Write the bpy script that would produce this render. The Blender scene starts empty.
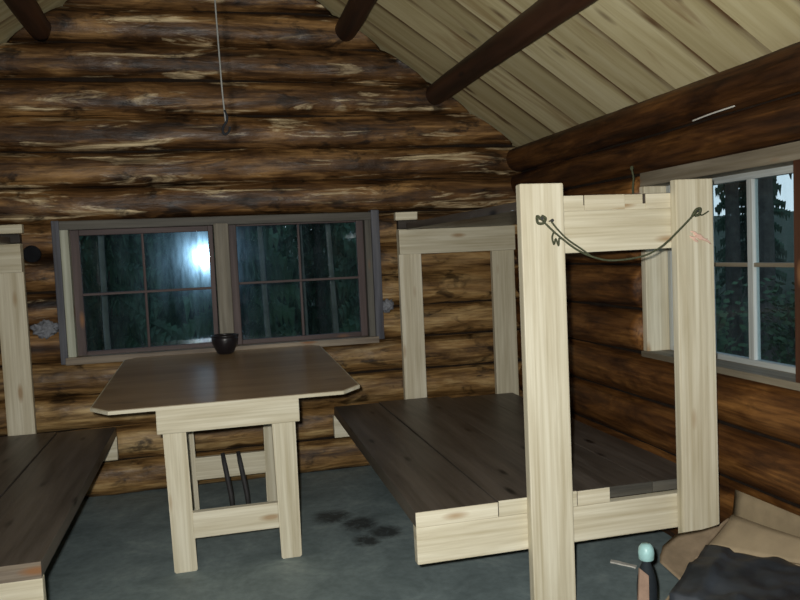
import bpy, bmesh, math, random
from math import pi, sin, cos, radians, sqrt
from mathutils import Vector, Matrix, noise
random.seed(7)
scene = bpy.context.scene
COL = scene.collection
V = Vector

# ------------------------------------------------------------------ materials
def new_mat(name):
    m = bpy.data.materials.new(name); m.use_nodes = True
    nt = m.node_tree; nt.nodes.clear()
    out = nt.nodes.new('ShaderNodeOutputMaterial')
    b = nt.nodes.new('ShaderNodeBsdfPrincipled')
    nt.links.new(b.outputs[0], out.inputs[0])
    return m, nt, b
def N(nt, t, **kw):
    n = nt.nodes.new(t)
    for k, v in kw.items():
        if hasattr(n, k): setattr(n, k, v)
        else: n.inputs[k].default_value = v
    return n
def mapping(nt, scale, rnd=True, src='Object'):
    tc = N(nt, 'ShaderNodeTexCoord')
    mp = N(nt, 'ShaderNodeMapping'); mp.inputs['Scale'].default_value = scale
    if rnd:
        oi = N(nt, 'ShaderNodeObjectInfo')
        mul = N(nt, 'ShaderNodeVectorMath', operation='SCALE'); mul.inputs['Scale'].default_value = 37.0
        cmb = N(nt, 'ShaderNodeCombineXYZ')
        for i in range(3): nt.links.new(oi.outputs['Random'], cmb.inputs[i])
        nt.links.new(cmb.outputs[0], mul.inputs[0])
        add = N(nt, 'ShaderNodeVectorMath', operation='ADD')
        nt.links.new(tc.outputs[src], add.inputs[0]); nt.links.new(mul.outputs[0], add.inputs[1])
        nt.links.new(add.outputs[0], mp.inputs[0])
    else:
        nt.links.new(tc.outputs[src], mp.inputs[0])
    return mp.outputs[0]
def noise_tex(nt, vec, scale=1., detail=4., rough=.55, dist=0.):
    n = N(nt, 'ShaderNodeTexNoise'); nt.links.new(vec, n.inputs['Vector'])
    n.inputs['Scale'].default_value = scale; n.inputs['Detail'].default_value = detail
    n.inputs['Roughness'].default_value = rough; n.inputs['Distortion'].default_value = dist
    return n.outputs[0]
def ramp(nt, fac, stops):
    r = N(nt, 'ShaderNodeValToRGB'); nt.links.new(fac, r.inputs[0])
    e = r.color_ramp.elements
    while len(e) < len(stops): e.new(.5)
    for i, (p, c) in enumerate(stops):
        e[i].position = p; e[i].color = (*c, 1) if len(c) == 3 else c
    return r.outputs[0]
def mix(nt, fac, a, b, mode='MIX'):
    m = N(nt, 'ShaderNodeMix', data_type='RGBA', blend_type=mode)
    for i, v in ((0, fac), (6, a), (7, b)):
        if hasattr(v, 'is_linked'): nt.links.new(v, m.inputs[i])
        else: m.inputs[i].default_value = (*v, 1) if isinstance(v, tuple) else v
    return m.outputs[2]
def bump(nt, b, h, strength=.3, dist=.01):
    bp = N(nt, 'ShaderNodeBump'); bp.inputs['Strength'].default_value = strength
    bp.inputs['Distance'].default_value = dist
    nt.links.new(h, bp.inputs['Height']); nt.links.new(bp.outputs[0], b.inputs['Normal'])
def axis_scale(ax, along, across):
    return tuple(along if 'xyz'[i] == ax else across for i in range(3))

def wood(name, ax, dark, light, rough=.6, knots=(.25, .12, .05), knot_amt=1., across=22., along=1.3, tint=.12, spec=.4, bs=.25):
    m, nt, b = new_mat(name)
    v = mapping(nt, axis_scale(ax, along, across))
    g = noise_tex(nt, v, 1., 5., .6, .4)
    v2 = mapping(nt, axis_scale(ax, along * .8, across * 3.2))
    g2 = noise_tex(nt, v2, 1., 3., .6)
    c = ramp(nt, g, [(.3, dark), (.62, light)])
    fine = ramp(nt, g2, [(.35, (.72, .68, .6)), (.6, (1, 1, 1))])
    c = mix(nt, .6, c, fine, 'MULTIPLY')
    # knots
    vk = mapping(nt, axis_scale(ax, 2.6, 9.))
    vo = N(nt, 'ShaderNodeTexVoronoi'); nt.links.new(vk, vo.inputs['Vector']); vo.inputs['Scale'].default_value = 1.
    kf = ramp(nt, vo.outputs['Distance'], [(.06, (knot_amt,) * 3), (.17, (0, 0, 0))])
    c = mix(nt, kf, c, knots)
    oi = N(nt, 'ShaderNodeObjectInfo')
    tr = ramp(nt, oi.outputs['Random'], [(0, (1 - tint, 1 - tint, 1 - tint * 1.2)), (1, (1, 1, 1))])
    c = mix(nt, 1., c, tr, 'MULTIPLY')
    nt.links.new(c, b.inputs['Base Color'])
    b.inputs['Roughness'].default_value = rough; b.inputs['Specular IOR Level'].default_value = spec
    bump(nt, b, g2, bs, .003)
    return m
PINE_D, PINE_L = (.57, .505, .355), (.77, .72, .57)
PINE = {a: wood('new_pine_' + a, a, PINE_D, PINE_L, knots=(.36, .22, .10), knot_amt=.8) for a in 'xyz'}
OLDP = {a: wood('weathered_frame_shaded_end_' + a, a, (.045, .043, .037), (.125, .118, .10), tint=.05) for a in 'xyz'}
MAUVE = {a: wood('stained_sash_' + a, a, (.040, .027, .027), (.11, .078, .076), tint=.05) for a in 'xyz'}
TAN = {a: wood('tan_mullion_' + a, a, (.10, .090, .068), (.23, .21, .165), tint=.03) for a in 'xyz'}
SILL = {a: wood('sill_' + a, a, (.11, .085, .065), (.34, .28, .21), tint=.03) for a in 'xyz'}
NAVY = {a: wood('dark_blue_trim_' + a, a, (.04, .042, .058), (.12, .125, .15), tint=.03, knot_amt=.2) for a in 'xyz'}
PALE = {a: wood('pale_strip_' + a, a, (.26, .28, .22), (.50, .52, .43), tint=.03) for a in 'xyz'}
PAINT = {a: wood('chalky_paint_' + a, a, (.33, .36, .36), (.50, .53, .52), tint=.03, knot_amt=.1) for a in 'xyz'}
REDB = {a: wood('red_brown_board_' + a, a, (.035, .012, .006), (.085, .030, .013), tint=.03) for a in 'xyz'}
GREYB = {a: wood('grey_hewn_board_' + a, a, (.13, .105, .07), (.27, .235, .175), tint=.03) for a in 'xyz'}
DECK = wood('dark_stained_deck', 'y', (.060, .049, .041), (.135, .112, .095), rough=.42, knots=(.012, .009, .008), across=14., spec=.35)
DECKX = wood('dark_stained_board', 'x', (.022, .018, .015), (.055, .045, .038), rough=.6, knots=(.012, .009, .008), spec=.3)
TOPM = wood('brown_table_sheet', 'x', (.24, .155, .085), (.34, .232, .135), rough=.32, knots=(.06, .042, .03), knot_amt=.4, across=5., along=1.2, tint=0, spec=.32, bs=.08)
PURLIN = wood('dark_round_beam', 'y', (.022, .010, .006), (.085, .036, .018), rough=.55, knots=(.012, .006, .004), across=9., along=1., tint=.1)

def log_mat(name, ax, dark, mid, light, pale, pale_lo, pale_hi, rough, spec, bs=.5, blot=.5, low=False, streak=.75):
    m, nt, b = new_mat(name)
    v = mapping(nt, axis_scale(ax, 1.6, 9.), rnd=False)
    g = noise_tex(nt, v, 1., 6., .62, .6)
    c = ramp(nt, g, [(.32, dark), (.5, mid), (.68, light)])
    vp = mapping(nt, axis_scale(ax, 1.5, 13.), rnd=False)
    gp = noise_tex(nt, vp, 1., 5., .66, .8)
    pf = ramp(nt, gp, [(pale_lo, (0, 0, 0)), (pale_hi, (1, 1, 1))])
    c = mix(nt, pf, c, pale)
    if low == 'side':      # below the dark plate logs the wall is a clearer orange brown
        tc = N(nt, 'ShaderNodeTexCoord'); sp = N(nt, 'ShaderNodeSeparateXYZ'); nt.links.new(tc.outputs['Object'], sp.inputs[0])
        mz = N(nt, 'ShaderNodeMapRange'); nt.links.new(sp.outputs[2], mz.inputs[0]); mz.inputs[1].default_value = 1.76; mz.inputs[2].default_value = 1.70
        cl = ramp(nt, g, [(.32, (.030, .011, .004)), (.5, (.125, .050, .012)), (.68, (.26, .118, .032))])
        c = mix(nt, mz.outputs[0], c, cl)
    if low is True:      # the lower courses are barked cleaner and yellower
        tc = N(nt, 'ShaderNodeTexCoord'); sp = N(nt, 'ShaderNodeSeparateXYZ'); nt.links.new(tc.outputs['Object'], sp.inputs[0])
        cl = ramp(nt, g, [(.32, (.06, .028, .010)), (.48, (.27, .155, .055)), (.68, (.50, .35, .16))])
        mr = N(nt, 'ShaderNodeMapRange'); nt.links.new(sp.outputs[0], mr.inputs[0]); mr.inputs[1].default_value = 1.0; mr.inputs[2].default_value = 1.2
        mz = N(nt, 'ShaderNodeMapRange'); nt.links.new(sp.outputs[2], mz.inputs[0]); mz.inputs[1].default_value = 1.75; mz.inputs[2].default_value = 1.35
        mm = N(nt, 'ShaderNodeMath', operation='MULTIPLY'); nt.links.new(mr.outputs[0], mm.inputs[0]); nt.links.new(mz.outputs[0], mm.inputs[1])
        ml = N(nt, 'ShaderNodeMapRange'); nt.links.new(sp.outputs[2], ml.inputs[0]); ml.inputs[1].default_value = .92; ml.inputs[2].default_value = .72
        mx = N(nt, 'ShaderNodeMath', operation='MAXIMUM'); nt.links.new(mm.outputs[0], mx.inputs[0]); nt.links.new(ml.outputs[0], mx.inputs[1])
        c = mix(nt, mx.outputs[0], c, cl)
    vb = mapping(nt, axis_scale(ax, 5., 11.), rnd=False)
    gb = noise_tex(nt, vb, 1., 4., .6, .5)
    bf = ramp(nt, gb, [(.56, (0, 0, 0)), (.67, (blot,) * 3)])
    c = mix(nt, bf, c, tuple(x * .55 for x in dark))
    vf = mapping(nt, axis_scale(ax, 3., 60.), rnd=False)
    gf = noise_tex(nt, vf, 1., 3., .6)
    c = mix(nt, .8, c, ramp(nt, gf, [(.32, (.45, .41, .36)), (.58, (1.1, 1.1, 1.1))]), 'MULTIPLY')
    vs_ = mapping(nt, axis_scale(ax, 1.7, 24.), rnd=False)
    gs = noise_tex(nt, vs_, 1., 5., .65, .5)
    c = mix(nt, streak, c, ramp(nt, gs, [(.36, (.30, .25, .21)), (.56, (1.15, 1.15, 1.15))]), 'MULTIPLY')
    nt.links.new(c, b.inputs['Base Color'])
    rr = ramp(nt, gp, [(.35, (rough + .25,) * 3), (.6, (rough,) * 3)])
    nt.links.new(rr, b.inputs['Roughness'])
    b.inputs['Specular IOR Level'].default_value = spec
    hb = mix(nt, .4, g, gb)
    bump(nt, b, hb, bs, .02)
    return m
LOGB = log_mat('peeled_back_logs', 'x', (.020, .009, .0035), (.130, .063, .021), (.38, .215, .080), (.78, .64, .40), .56, .68, .38, .34, .8, .8, True)  # pale streaks mix bare wood with flash highlights put into the colour
LOGR = log_mat('oiled_side_logs', 'y', (.018, .007, .0025), (.075, .029, .008), (.165, .070, .018), (.22, .12, .04), .66, .82, .5, .3, .35, .4, 'side', .4)
LOGX = log_mat('front_logs', 'x', (.035, .016, .007), (.10, .05, .02), (.18, .09, .035), (.3, .22, .12), .64, .80, .5, .4, .35)

def plain(name, col, rough=.6, spec=.4, var=.25, scale=20., metal=0., bs=.15):
    m, nt, b = new_mat(name)
    v = mapping(nt, (scale,) * 3)
    g = noise_tex(nt, v, 1., 4., .6)
    c = ramp(nt, g, [(.3, tuple(x * (1 - var) for x in col)), (.7, tuple(min(1, x * (1 + var)) for x in col))])
    nt.links.new(c, b.inputs['Base Color'])
    b.inputs['Roughness'].default_value = rough; b.inputs['Specular IOR Level'].default_value = spec
    b.inputs['Metallic'].default_value = metal
    bump(nt, b, g, bs, .004)
    return m
CHINK = plain('dark_chinking', (.020, .014, .010), .95, .1)
TUFT = plain('pale_insulation', (.20, .21, .235), .9, .1, .3, 60)
ROPE = plain('green_grey_rope', (.075, .082, .048), .9, .1, .4, 150)
WIRE = plain('grey_wire', (.12, .12, .11), .55, .4, .2, 90)
NAIL = plain('nail_steel', (.08, .08, .075), .5, .5, .2, 90, .6)
BLACKM = plain('black_metal', (.010, .011, .013), .9, .1)
CUPM = plain('dark_mug_enamel', (.012, .010, .012), .35, .5)
STICK = plain('dark_stick', (.035, .034, .034), .6, .3)
CARD = plain('cardboard', (.30, .235, .15), .85, .15, .12, 12)
CARDE = plain('cardboard_worn', (.24, .18, .118), .85, .15, .22, 14)
BAG = plain('dark_plastic', (.026, .031, .038), .5, .5, .7, 9)
CYAN = plain('cyan_plastic', (.36, .60, .60), .4, .5, .15, 40)
BOTT = plain('dark_blue_plastic', (.018, .024, .030), .75, .2, .2, 40)
PINKL = plain('pinkish_wood', (.34, .23, .17), .8, .2, .15, 40)
BARK = plain('spruce_bark', (.085, .078, .068), .95, .1, .4, 12)
NEEDLE = plain('spruce_needles', (.060, .115, .070), .85, .15, .6, 3)
MOSS = plain('forest_floor', (.030, .045, .026), .95, .1, .5, 2)
LEAF = plain('bush_leaves', (.055, .095, .05), .8, .2, .4, 3)
CHALK = plain('red_chalk', (.74, .50, .40), .9, .1, .1, 60)
SLIVER = plain('white_sliver', (.6, .58, .52), .8, .2, .15, 40)

# floor: painted boards with worn blotches and a dark spill
def floor_mat():
    m, nt, b = new_mat('painted_floor')
    v = mapping(nt, (1, 1, 1), rnd=False)
    g = noise_tex(nt, v, 3.4, 7., .70, .5)
    c = ramp(nt, g, [(.3, (.150, .195, .200)), (.55, (.245, .310, .315)), (.75, (.36, .43, .42))])
    g3 = noise_tex(nt, v, 28., 3., .6)
    c = mix(nt, .5, c, ramp(nt, g3, [(.3, (.65, .65, .65)), (.6, (1, 1, 1))]), 'MULTIPLY')
    tc = N(nt, 'ShaderNodeTexCoord')
    tot = None
    for (x, y, rx, ry) in ((.56, 4.02, .15, .15), (.68, 3.86, .13, .15), (.78, 3.70, .12, .13), (.67, 3.62, .09, .11)):
        mp = N(nt, 'ShaderNodeMapping'); mp.inputs['Location'].default_value = (-x / rx, -y / ry, 0)
        mp.inputs['Scale'].default_value = (1 / rx, 1 / ry, 0); nt.links.new(tc.outputs['Object'], mp.inputs[0])
        ln = N(nt, 'ShaderNodeVectorMath', operation='LENGTH'); nt.links.new(mp.outputs[0], ln.inputs[0])
        s = N(nt, 'ShaderNodeMath', operation='SUBTRACT'); s.inputs[0].default_value = 1.35; nt.links.new(ln.outputs['Value'], s.inputs[1]); s.use_clamp = True
        if tot is None: tot = s.outputs[0]
        else:
            a = N(nt, 'ShaderNodeMath', operation='MAXIMUM'); nt.links.new(tot, a.inputs[0]); nt.links.new(s.outputs[0], a.inputs[1]); tot = a.outputs[0]
    g2 = noise_tex(nt, v, 15., 7., .75, .6)
    pr = N(nt, 'ShaderNodeMath', operation='MULTIPLY'); nt.links.new(tot, pr.inputs[0]); nt.links.new(g2, pr.inputs[1])
    sf = ramp(nt, pr.outputs[0], [(.24, (0, 0, 0)), (.50, (.85, .85, .85))])
    c = mix(nt, sf, c, (.030, .031, .030))
    nt.links.new(c, b.inputs['Base Color'])
    b.inputs['Roughness'].default_value = .6; b.inputs['Specular IOR Level'].default_value = .35
    bump(nt, b, g3, .15, .004)
    return m
FLOOR = floor_mat()

# ceiling planks: per plank tint from the plank index, knots and brown streaks
PW = .31
def ceiling_mat():
    m, nt, b = new_mat('ceiling_planks')
    tc = N(nt, 'ShaderNodeTexCoord')
    sep = N(nt, 'ShaderNodeSeparateXYZ'); nt.links.new(tc.outputs['Object'], sep.inputs[0])
    ofs = N(nt, 'ShaderNodeMath', operation='ADD'); nt.links.new(sep.outputs[1], ofs.inputs[0]); ofs.inputs[1].default_value = -4.35 + 20 * PW
    dv = N(nt, 'ShaderNodeMath', operation='DIVIDE'); nt.links.new(ofs.outputs[0], dv.inputs[0]); dv.inputs[1].default_value = PW
    fl = N(nt, 'ShaderNodeMath', operation='FLOOR'); nt.links.new(dv.outputs[0], fl.inputs[0])
    wn = N(nt, 'ShaderNodeTexWhiteNoise', noise_dimensions='1D'); nt.links.new(fl.outputs[0], wn.inputs['W'])
    off = N(nt, 'ShaderNodeVectorMath', operation='SCALE'); nt.links.new(wn.outputs['Color'], off.inputs[0]); off.inputs['Scale'].default_value = 13.
    ad = N(nt, 'ShaderNodeVectorMath', operation='ADD'); nt.links.new(tc.outputs['Object'], ad.inputs[0]); nt.links.new(off.outputs[0], ad.inputs[1])
    def sc(a, c):
        mp = N(nt, 'ShaderNodeMapping'); mp.inputs['Scale'].default_value = (a, c, a); nt.links.new(ad.outputs[0], mp.inputs[0]); return mp.outputs[0]
    g = noise_tex(nt, sc(.9, 11.), 1., 5., .6, .8)
    c = ramp(nt, g, [(.3, (.52, .435, .225)), (.52, (.68, .595, .345)), (.72, (.79, .715, .46))])
    gs = noise_tex(nt, sc(1.1, 7.), 1., 4., .6, .6)
    c = mix(nt, ramp(nt, gs, [(.56, (0, 0, 0)), (.72, (.75,) * 3)]), c, (.32, .19, .08))
    vo = N(nt, 'ShaderNodeTexVoronoi'); nt.links.new(sc(1.9, 6.), vo.inputs['Vector']); vo.inputs['Scale'].default_value = 1.
    c = mix(nt, ramp(nt, vo.outputs['Distance'], [(.05, (.9,) * 3), (.16, (0, 0, 0))]), c, (.13, .07, .035))
    frc = N(nt, 'ShaderNodeMath', operation='FRACT'); nt.links.new(dv.outputs[0], frc.inputs[0])
    ed = ramp(nt, frc.outputs[0], [(0., (1, 1, 1)), (.028, (1, 1, 1)), (.17, (.0, .0, .0)), (.975, (0, 0, 0))])
    ge = noise_tex(nt, sc(1.3, 9.), 1., 4., .6, .3)
    em = N(nt, 'ShaderNodeMath', operation='MULTIPLY'); nt.links.new(ed, em.inputs[0]); nt.links.new(ramp(nt, ge, [(.33, (.25,) * 3), (.55, (.95,) * 3)]), em.inputs[1])
    c = mix(nt, em.outputs[0], c, (.14, .070, .028))
    c = mix(nt, 1., c, ramp(nt, wn.outputs['Value'], [(0, (.78, .76, .72)), (1, (1.05, 1.05, 1.05))]), 'MULTIPLY')
    nt.links.new(c, b.inputs['Base Color'])
    b.inputs['Roughness'].default_value = .65; b.inputs['Specular IOR Level'].default_value = .3
    bump(nt, b, g, .2, .004)
    return m
CEIL = ceiling_mat()

def glass_mat(name, tint, haze, hz_rough):
    m = bpy.data.materials.new(name); m.use_nodes = True; nt = m.node_tree; nt.nodes.clear()
    out = N(nt, 'ShaderNodeOutputMaterial')
    tr = N(nt, 'ShaderNodeBsdfTransparent'); tr.inputs[0].default_value = (.80, .88, .90, 1)
    gl = N(nt, 'ShaderNodeBsdfGlossy'); gl.inputs[0].default_value = (.9, .97, 1, 1); gl.inputs['Roughness'].default_value = .03
    fr = N(nt, 'ShaderNodeFresnel'); fr.inputs[0].default_value = 1.5
    ge = N(nt, 'ShaderNodeNewGeometry'); iv = N(nt, 'ShaderNodeMath', operation='SUBTRACT'); iv.inputs[0].default_value = 1.; nt.links.new(ge.outputs['Backfacing'], iv.inputs[1])
    fm = N(nt, 'ShaderNodeMath', operation='MULTIPLY'); nt.links.new(fr.outputs[0], fm.inputs[0]); nt.links.new(iv.outputs[0], fm.inputs[1])
    m1 = N(nt, 'ShaderNodeMixShader'); nt.links.new(fm.outputs[0], m1.inputs[0]); nt.links.new(tr.outputs[0], m1.inputs[1]); nt.links.new(gl.outputs[0], m1.inputs[2])
    # grime: a rough reflecting film and a little dust, streaked downwards
    g2 = N(nt, 'ShaderNodeBsdfGlossy'); g2.inputs[0].default_value = tint; g2.inputs['Roughness'].default_value = hz_rough
    v = mapping(nt, (14, 14, 3.), rnd=False)
    g = noise_tex(nt, v, 1., 5., .65)
    df = ramp(nt, g, [(.35, (haze * .35,) * 3), (.65, (haze * 1.5,) * 3)])
    m2 = N(nt, 'ShaderNodeMixShader'); nt.links.new(df, m2.inputs[0]); nt.links.new(m1.outputs[0], m2.inputs[1]); nt.links.new(g2.outputs[0], m2.inputs[2])
    d = N(nt, 'ShaderNodeBsdfDiffuse'); d.inputs[0].default_value = (.22, .30, .34, 1)
    dd = ramp(nt, g, [(.4, (.006,) * 3), (.75, (.05,) * 3)])
    m3 = N(nt, 'ShaderNodeMixShader'); nt.links.new(dd, m3.inputs[0]); nt.links.new(m2.outputs[0], m3.inputs[1]); nt.links.new(d.outputs[0], m3.inputs[2])
    nt.links.new(m3.outputs[0], out.inputs[0])
    return m
GLASS_B = glass_mat('dirty_back_glass', (.36, .66, 1, 1), .020, .115)
GLASS_R = glass_mat('side_glass', (.6, .8, 1, 1), .02, .25)

# ------------------------------------------------------------------ geometry helpers
def link(name, bm, m, parent=None, smooth=False):
    me = bpy.data.meshes.new(name); bm.normal_update(); bm.to_mesh(me); bm.free()
    if smooth:
        for p in me.polygons: p.use_smooth = True
    o = bpy.data.objects.new(name, me); COL.objects.link(o)
    ms = m if isinstance(m, (list, tuple)) else [m]
    for q in ms: me.materials.append(q)
    if parent: o.parent = parent
    return o
def place(o, origin):
    """move the mesh so that the object's origin sits at the given point"""
    o.data.transform(Matrix.Translation(-V(origin))); o.location = origin; return o
def struct(o): o['kind'] = 'structure'; return o
def tag(o, label, cat, group=None):
    o['label'] = label; o['category'] = cat
    if group: o['group'] = group
    return o
class Thing:
    """an Empty at the base of a thing; parts are given in world coordinates"""
    def __init__(s, name, label, cat, loc, group=None, structure=False):
        s.o = bpy.data.objects.new(name, None); COL.objects.link(s.o); s.o.location = loc
        s.o.empty_display_size = .1; s.loc = V(loc)
        if structure: s.o['kind'] = 'structure'
        else: tag(s.o, label, cat, group)
    def add(s, name, bm, m, parent=None, smooth=False, label=None):
        bmesh.ops.translate(bm, verts=bm.verts, vec=-s.loc)
        o = link(name, bm, m, parent or s.o, smooth)
        if label: o['label'] = label
        return o
def box_bm(x0, x1, y0, y1, z0, z1, bev=.004, seg=2, warp=0.):
    bm = bmesh.new(); bmesh.ops.create_cube(bm, size=1.)
    for v in bm.verts:
        v.co = V((x0 + (x1 - x0) * (v.co.x + .5), y0 + (y1 - y0) * (v.co.y + .5), z0 + (z1 - z0) * (v.co.z + .5)))
        if warp: v.co += V((random.uniform(-warp, warp), random.uniform(-warp, warp), random.uniform(-warp, warp)))
    if bev: bmesh.ops.bevel(bm, geom=list(bm.edges), offset=min(bev, .3 * min(x1 - x0, y1 - y0, z1 - z0)), segments=seg, affect='EDGES', profile=.6)
    return bm
def prism_bm(pts, z0s, z1s, bev=.003):
    """polygon pts (x,y) with lower / upper heights per corner"""
    bm = bmesh.new(); n = len(pts)
    lo = [bm.verts.new((p[0], p[1], z0s[i])) for i, p in enumerate(pts)]
    hi = [bm.verts.new((p[0], p[1], z1s[i])) for i, p in enumerate(pts)]
    bm.faces.new(lo[::-1]); bm.faces.new(hi)
    for i in range(n): bm.faces.new((lo[i], lo[(i + 1) % n], hi[(i + 1) % n], hi[i]))
    if bev: bmesh.ops.bevel(bm, geom=list(bm.edges), offset=bev, segments=2, affect='EDGES')
    return bm
def tube_into(bm, pts, rad, n=8):
    pts = [V(p) for p in pts]; rings = []
    for i, p in enumerate(pts):
        t = (pts[min(i + 1, len(pts) - 1)] - pts[max(i - 1, 0)]).normalized()
        a = t.orthogonal().normalized() if i == 0 else (prev - t * prev.dot(t)).normalized()
        prev = a; b = t.cross(a); r = rad[i] if isinstance(rad, (list, tuple)) else rad
        rings.append([bm.verts.new(p + (a * cos(2 * pi * k / n) + b * sin(2 * pi * k / n)) * r) for k in range(n)])
    for i in range(len(rings) - 1):
        for k in range(n):
            bm.faces.new((rings[i][k], rings[i][(k + 1) % n], rings[i + 1][(k + 1) % n], rings[i + 1][k]))
    bm.faces.new(rings[0][::-1]); bm.faces.new(rings[-1])
def spline(pts, k=6):
    pts = [V(p) for p in pts]; out = []
    for i in range(len(pts) - 1):
        p0, p1, p2, p3 = pts[max(i - 1, 0)], pts[i], pts[i + 1], pts[min(i + 2, len(pts) - 1)]
        for j in range(k):
            t = j / k
            out.append(.5 * ((2 * p1) + (p2 - p0) * t + (2 * p0 - 5 * p1 + 4 * p2 - p3) * t * t + (3 * p1 - p0 - 3 * p2 + p3) * t ** 3))
    out.append(pts[-1]); return out
def lathe_bm(prof, n=24, c=(0, 0, 0)):
    bm = bmesh.new(); rings = []
    for r, z in prof:
        rings.append([bm.verts.new((c[0] + max(r, .0005) * cos(2 * pi * k / n), c[1] + max(r, .0005) * sin(2 * pi * k / n), c[2] + z)) for k in range(n)])
    for i in range(len(rings) - 1):
        for k in range(n):
            bm.faces.new((rings[i][k], rings[i][(k + 1) % n], rings[i + 1][(k + 1) % n], rings[i + 1][k]))
    bm.faces.new(rings[0][::-1]); bm.faces.new(rings[-1])
    return bm
def sheet_bm(quad, nx, ny, thick, amp=0., freq=4., seed=0.):
    """a thin solid sheet spanning four corners, slightly buckled"""
    bm = bmesh.new(); a, b, c, d = [V(p) for p in quad]
    nrm = (b - a).cross(d - a).normalized(); top = []; bot = []
    for i in range(nx + 1):
        tr, br = [], []
        for j in range(ny + 1):
            u, w = i / nx, j / ny
            p = (a * (1 - u) + b * u) * (1 - w) + (d * (1 - u) + c * u) * w
            p = p + nrm * amp * noise.noise(p * freq + V((seed, seed, seed)))
            tr.append(bm.verts.new(p + nrm * thick / 2)); br.append(bm.verts.new(p - nrm * thick / 2))
        top.append(tr); bot.append(br)
    for i in range(nx):
        for j in range(ny):
            bm.faces.new((top[i][j], top[i + 1][j], top[i + 1][j + 1], top[i][j + 1]))
            bm.faces.new((bot[i][j], bot[i][j + 1], bot[i + 1][j + 1], bot[i + 1][j]))
    for i in range(nx):
        bm.faces.new((top[i][0], bot[i][0], bot[i + 1][0], top[i + 1][0])); bm.faces.new((top[i][ny], top[i + 1][ny], bot[i + 1][ny], bot[i][ny]))
    for j in range(ny):
        bm.faces.new((top[0][j], top[0][j + 1], bot[0][j + 1], bot[0][j])); bm.faces.new((top[nx][j], bot[nx][j], bot[nx][j + 1], top[nx][j + 1]))
    return bm
def lumber(T, name, ax, x0, x1, y0, y1, z0, z1, mats=None, parent=None, label=None, bev=.005, warp=.0015):
    return T.add(name, box_bm(x0, x1, y0, y1, z0, z1, bev, 2, warp), (mats or PINE)[ax] if not isinstance(mats, bpy.types.Material) else mats, parent, False, label)

# ------------------------------------------------------------------ the shell
XL, XR, YB, YF = -1.95, 2.05, 4.85, -1.0
RX, RZ, RS = .05, 3.495, .689           # ridge and slope of the roof's underside
def roof_z(x): return RZ - RS * abs(x - RX)
def logs_bm(seams, to_world, segs_of, depth=.2, ds=.035, sq=2.5, ovl=1.01, lump=1., clip=None, seed=0., npf=22):
    """round logs between successive seams; to_world(s, d, z): s along, d outwards from the room's face"""
    bm = bmesh.new()
    for k in range(len(seams) - 1):
        z0, z1 = seams[k], seams[k + 1]; zc = (z0 + z1) / 2; hz = (z1 - z0) / 2 * ovl
        rj = .012 * noise.noise(V((k * 3.7, seed, 1.3)))
        for (s0, s1) in segs_of(k, z0, z1):
            n = max(2, int((s1 - s0) / ds)); rings = []
            for i in range(n + 1):
                s = s0 + (s1 - s0) * i / n; ring = []
                for j in range(npf):
                    th = 2 * pi * j / npf
                    cs, sn = cos(th), sin(th)
                    e = 2 / sq
                    px = math.copysign(abs(cs) ** e, cs); pz = math.copysign(abs(sn) ** e, sn)
                    f = 1 + lump * (.05 * noise.noise(V((s * 1.1, k * 5.1 + seed, 0))) + .05 * noise.noise(V((s * 4.5, k * 5.1 + seed, th * .9)))
                                    + .035 * noise.noise(V((s * 13, k * 7.1 + seed, th * 2.4))))
                    d = depth / 2 - px * (depth / 2) * f * (1) - rj * (1 if px > 0 else 0)
                    zz = zc + pz * hz * (1 + (f - 1) * .6) + .012 * lump * noise.noise(V((s * .8, k * 2.3 + seed, 9.)))
                    ss = s
                    if clip: ss = clip(ss, zz)
                    ring.append(bm.verts.new(to_world(ss, d, zz)))
                rings.append(ring)
            for i in range(n):
                for j in range(npf):
                    bm.faces.new((rings[i][j], rings[i][(j + 1) % npf], rings[i + 1][(j + 1) % npf], rings[i + 1][j]))
            bm.faces.new(rings[0][::-1]); bm.faces.new(rings[-1])
    bmesh.ops.recalc_face_normals(bm, faces=bm.faces)
    return bm
# --- back wall (gable) with the double window's opening
WX0, WX1, WZ0, WZ1 = -.868, 1.068, .836, 1.672
P = .209
bseams = [P * k for k in range(0, 17)]
def seg_back(k, z0, z1):
    zc = (z0 + z1) / 2
    if WZ0 - .01 < zc < WZ1 + .01: return [(XL - .2, WX0 + .008), (WX1 - .008, XR + .2)]
    return [(XL - .2, XR + .2)]
def clip_gable(s, z):
    hw = max(.02, (RZ - .02 - z) / RS)
    return min(max(s, RX - hw), RX + hw)
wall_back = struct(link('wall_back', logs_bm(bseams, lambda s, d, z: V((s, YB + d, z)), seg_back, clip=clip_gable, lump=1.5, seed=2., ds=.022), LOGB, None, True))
# chinking core between the back logs (follows the gable and leaves the opening free)
def core_back():
    bm = bmesh.new()
    def slab(pts):
        lo = [bm.verts.new((x, YB + .07, z)) for x, z in pts]; hi = [bm.verts.new((x, YB + .13, z)) for x, z in pts]
        n = len(pts); bm.faces.new(lo); bm.faces.new(hi[::-1])
        for i in range(n): bm.faces.new((lo[i], hi[i], hi[(i + 1) % n], lo[(i + 1) % n]))
    a, b = XL - .1, XR + .1
    slab([(a, 0), (b, 0), (b, WZ0 - .01), (a, WZ0 - .01)])
    slab([(a, WZ0 - .01), (WX0 - .02, WZ0 - .01), (WX0 - .02, WZ1 + .01), (a, WZ1 + .01)])
    slab([(WX1 + .02, WZ0 - .01), (b, WZ0 - .01), (b, WZ1 + .01), (WX1 + .02, WZ1 + .01)])
    slab([(a, WZ1 + .01), (b, WZ1 + .01), (b, roof_z(b) - .03), (RX, RZ - .03), (a, roof_z(a) - .03)])
    bmesh.ops.recalc_face_normals(bm, faces=bm.faces); return bm
struct(link('trim_1', core_back(), CHINK, wall_back))
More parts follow.
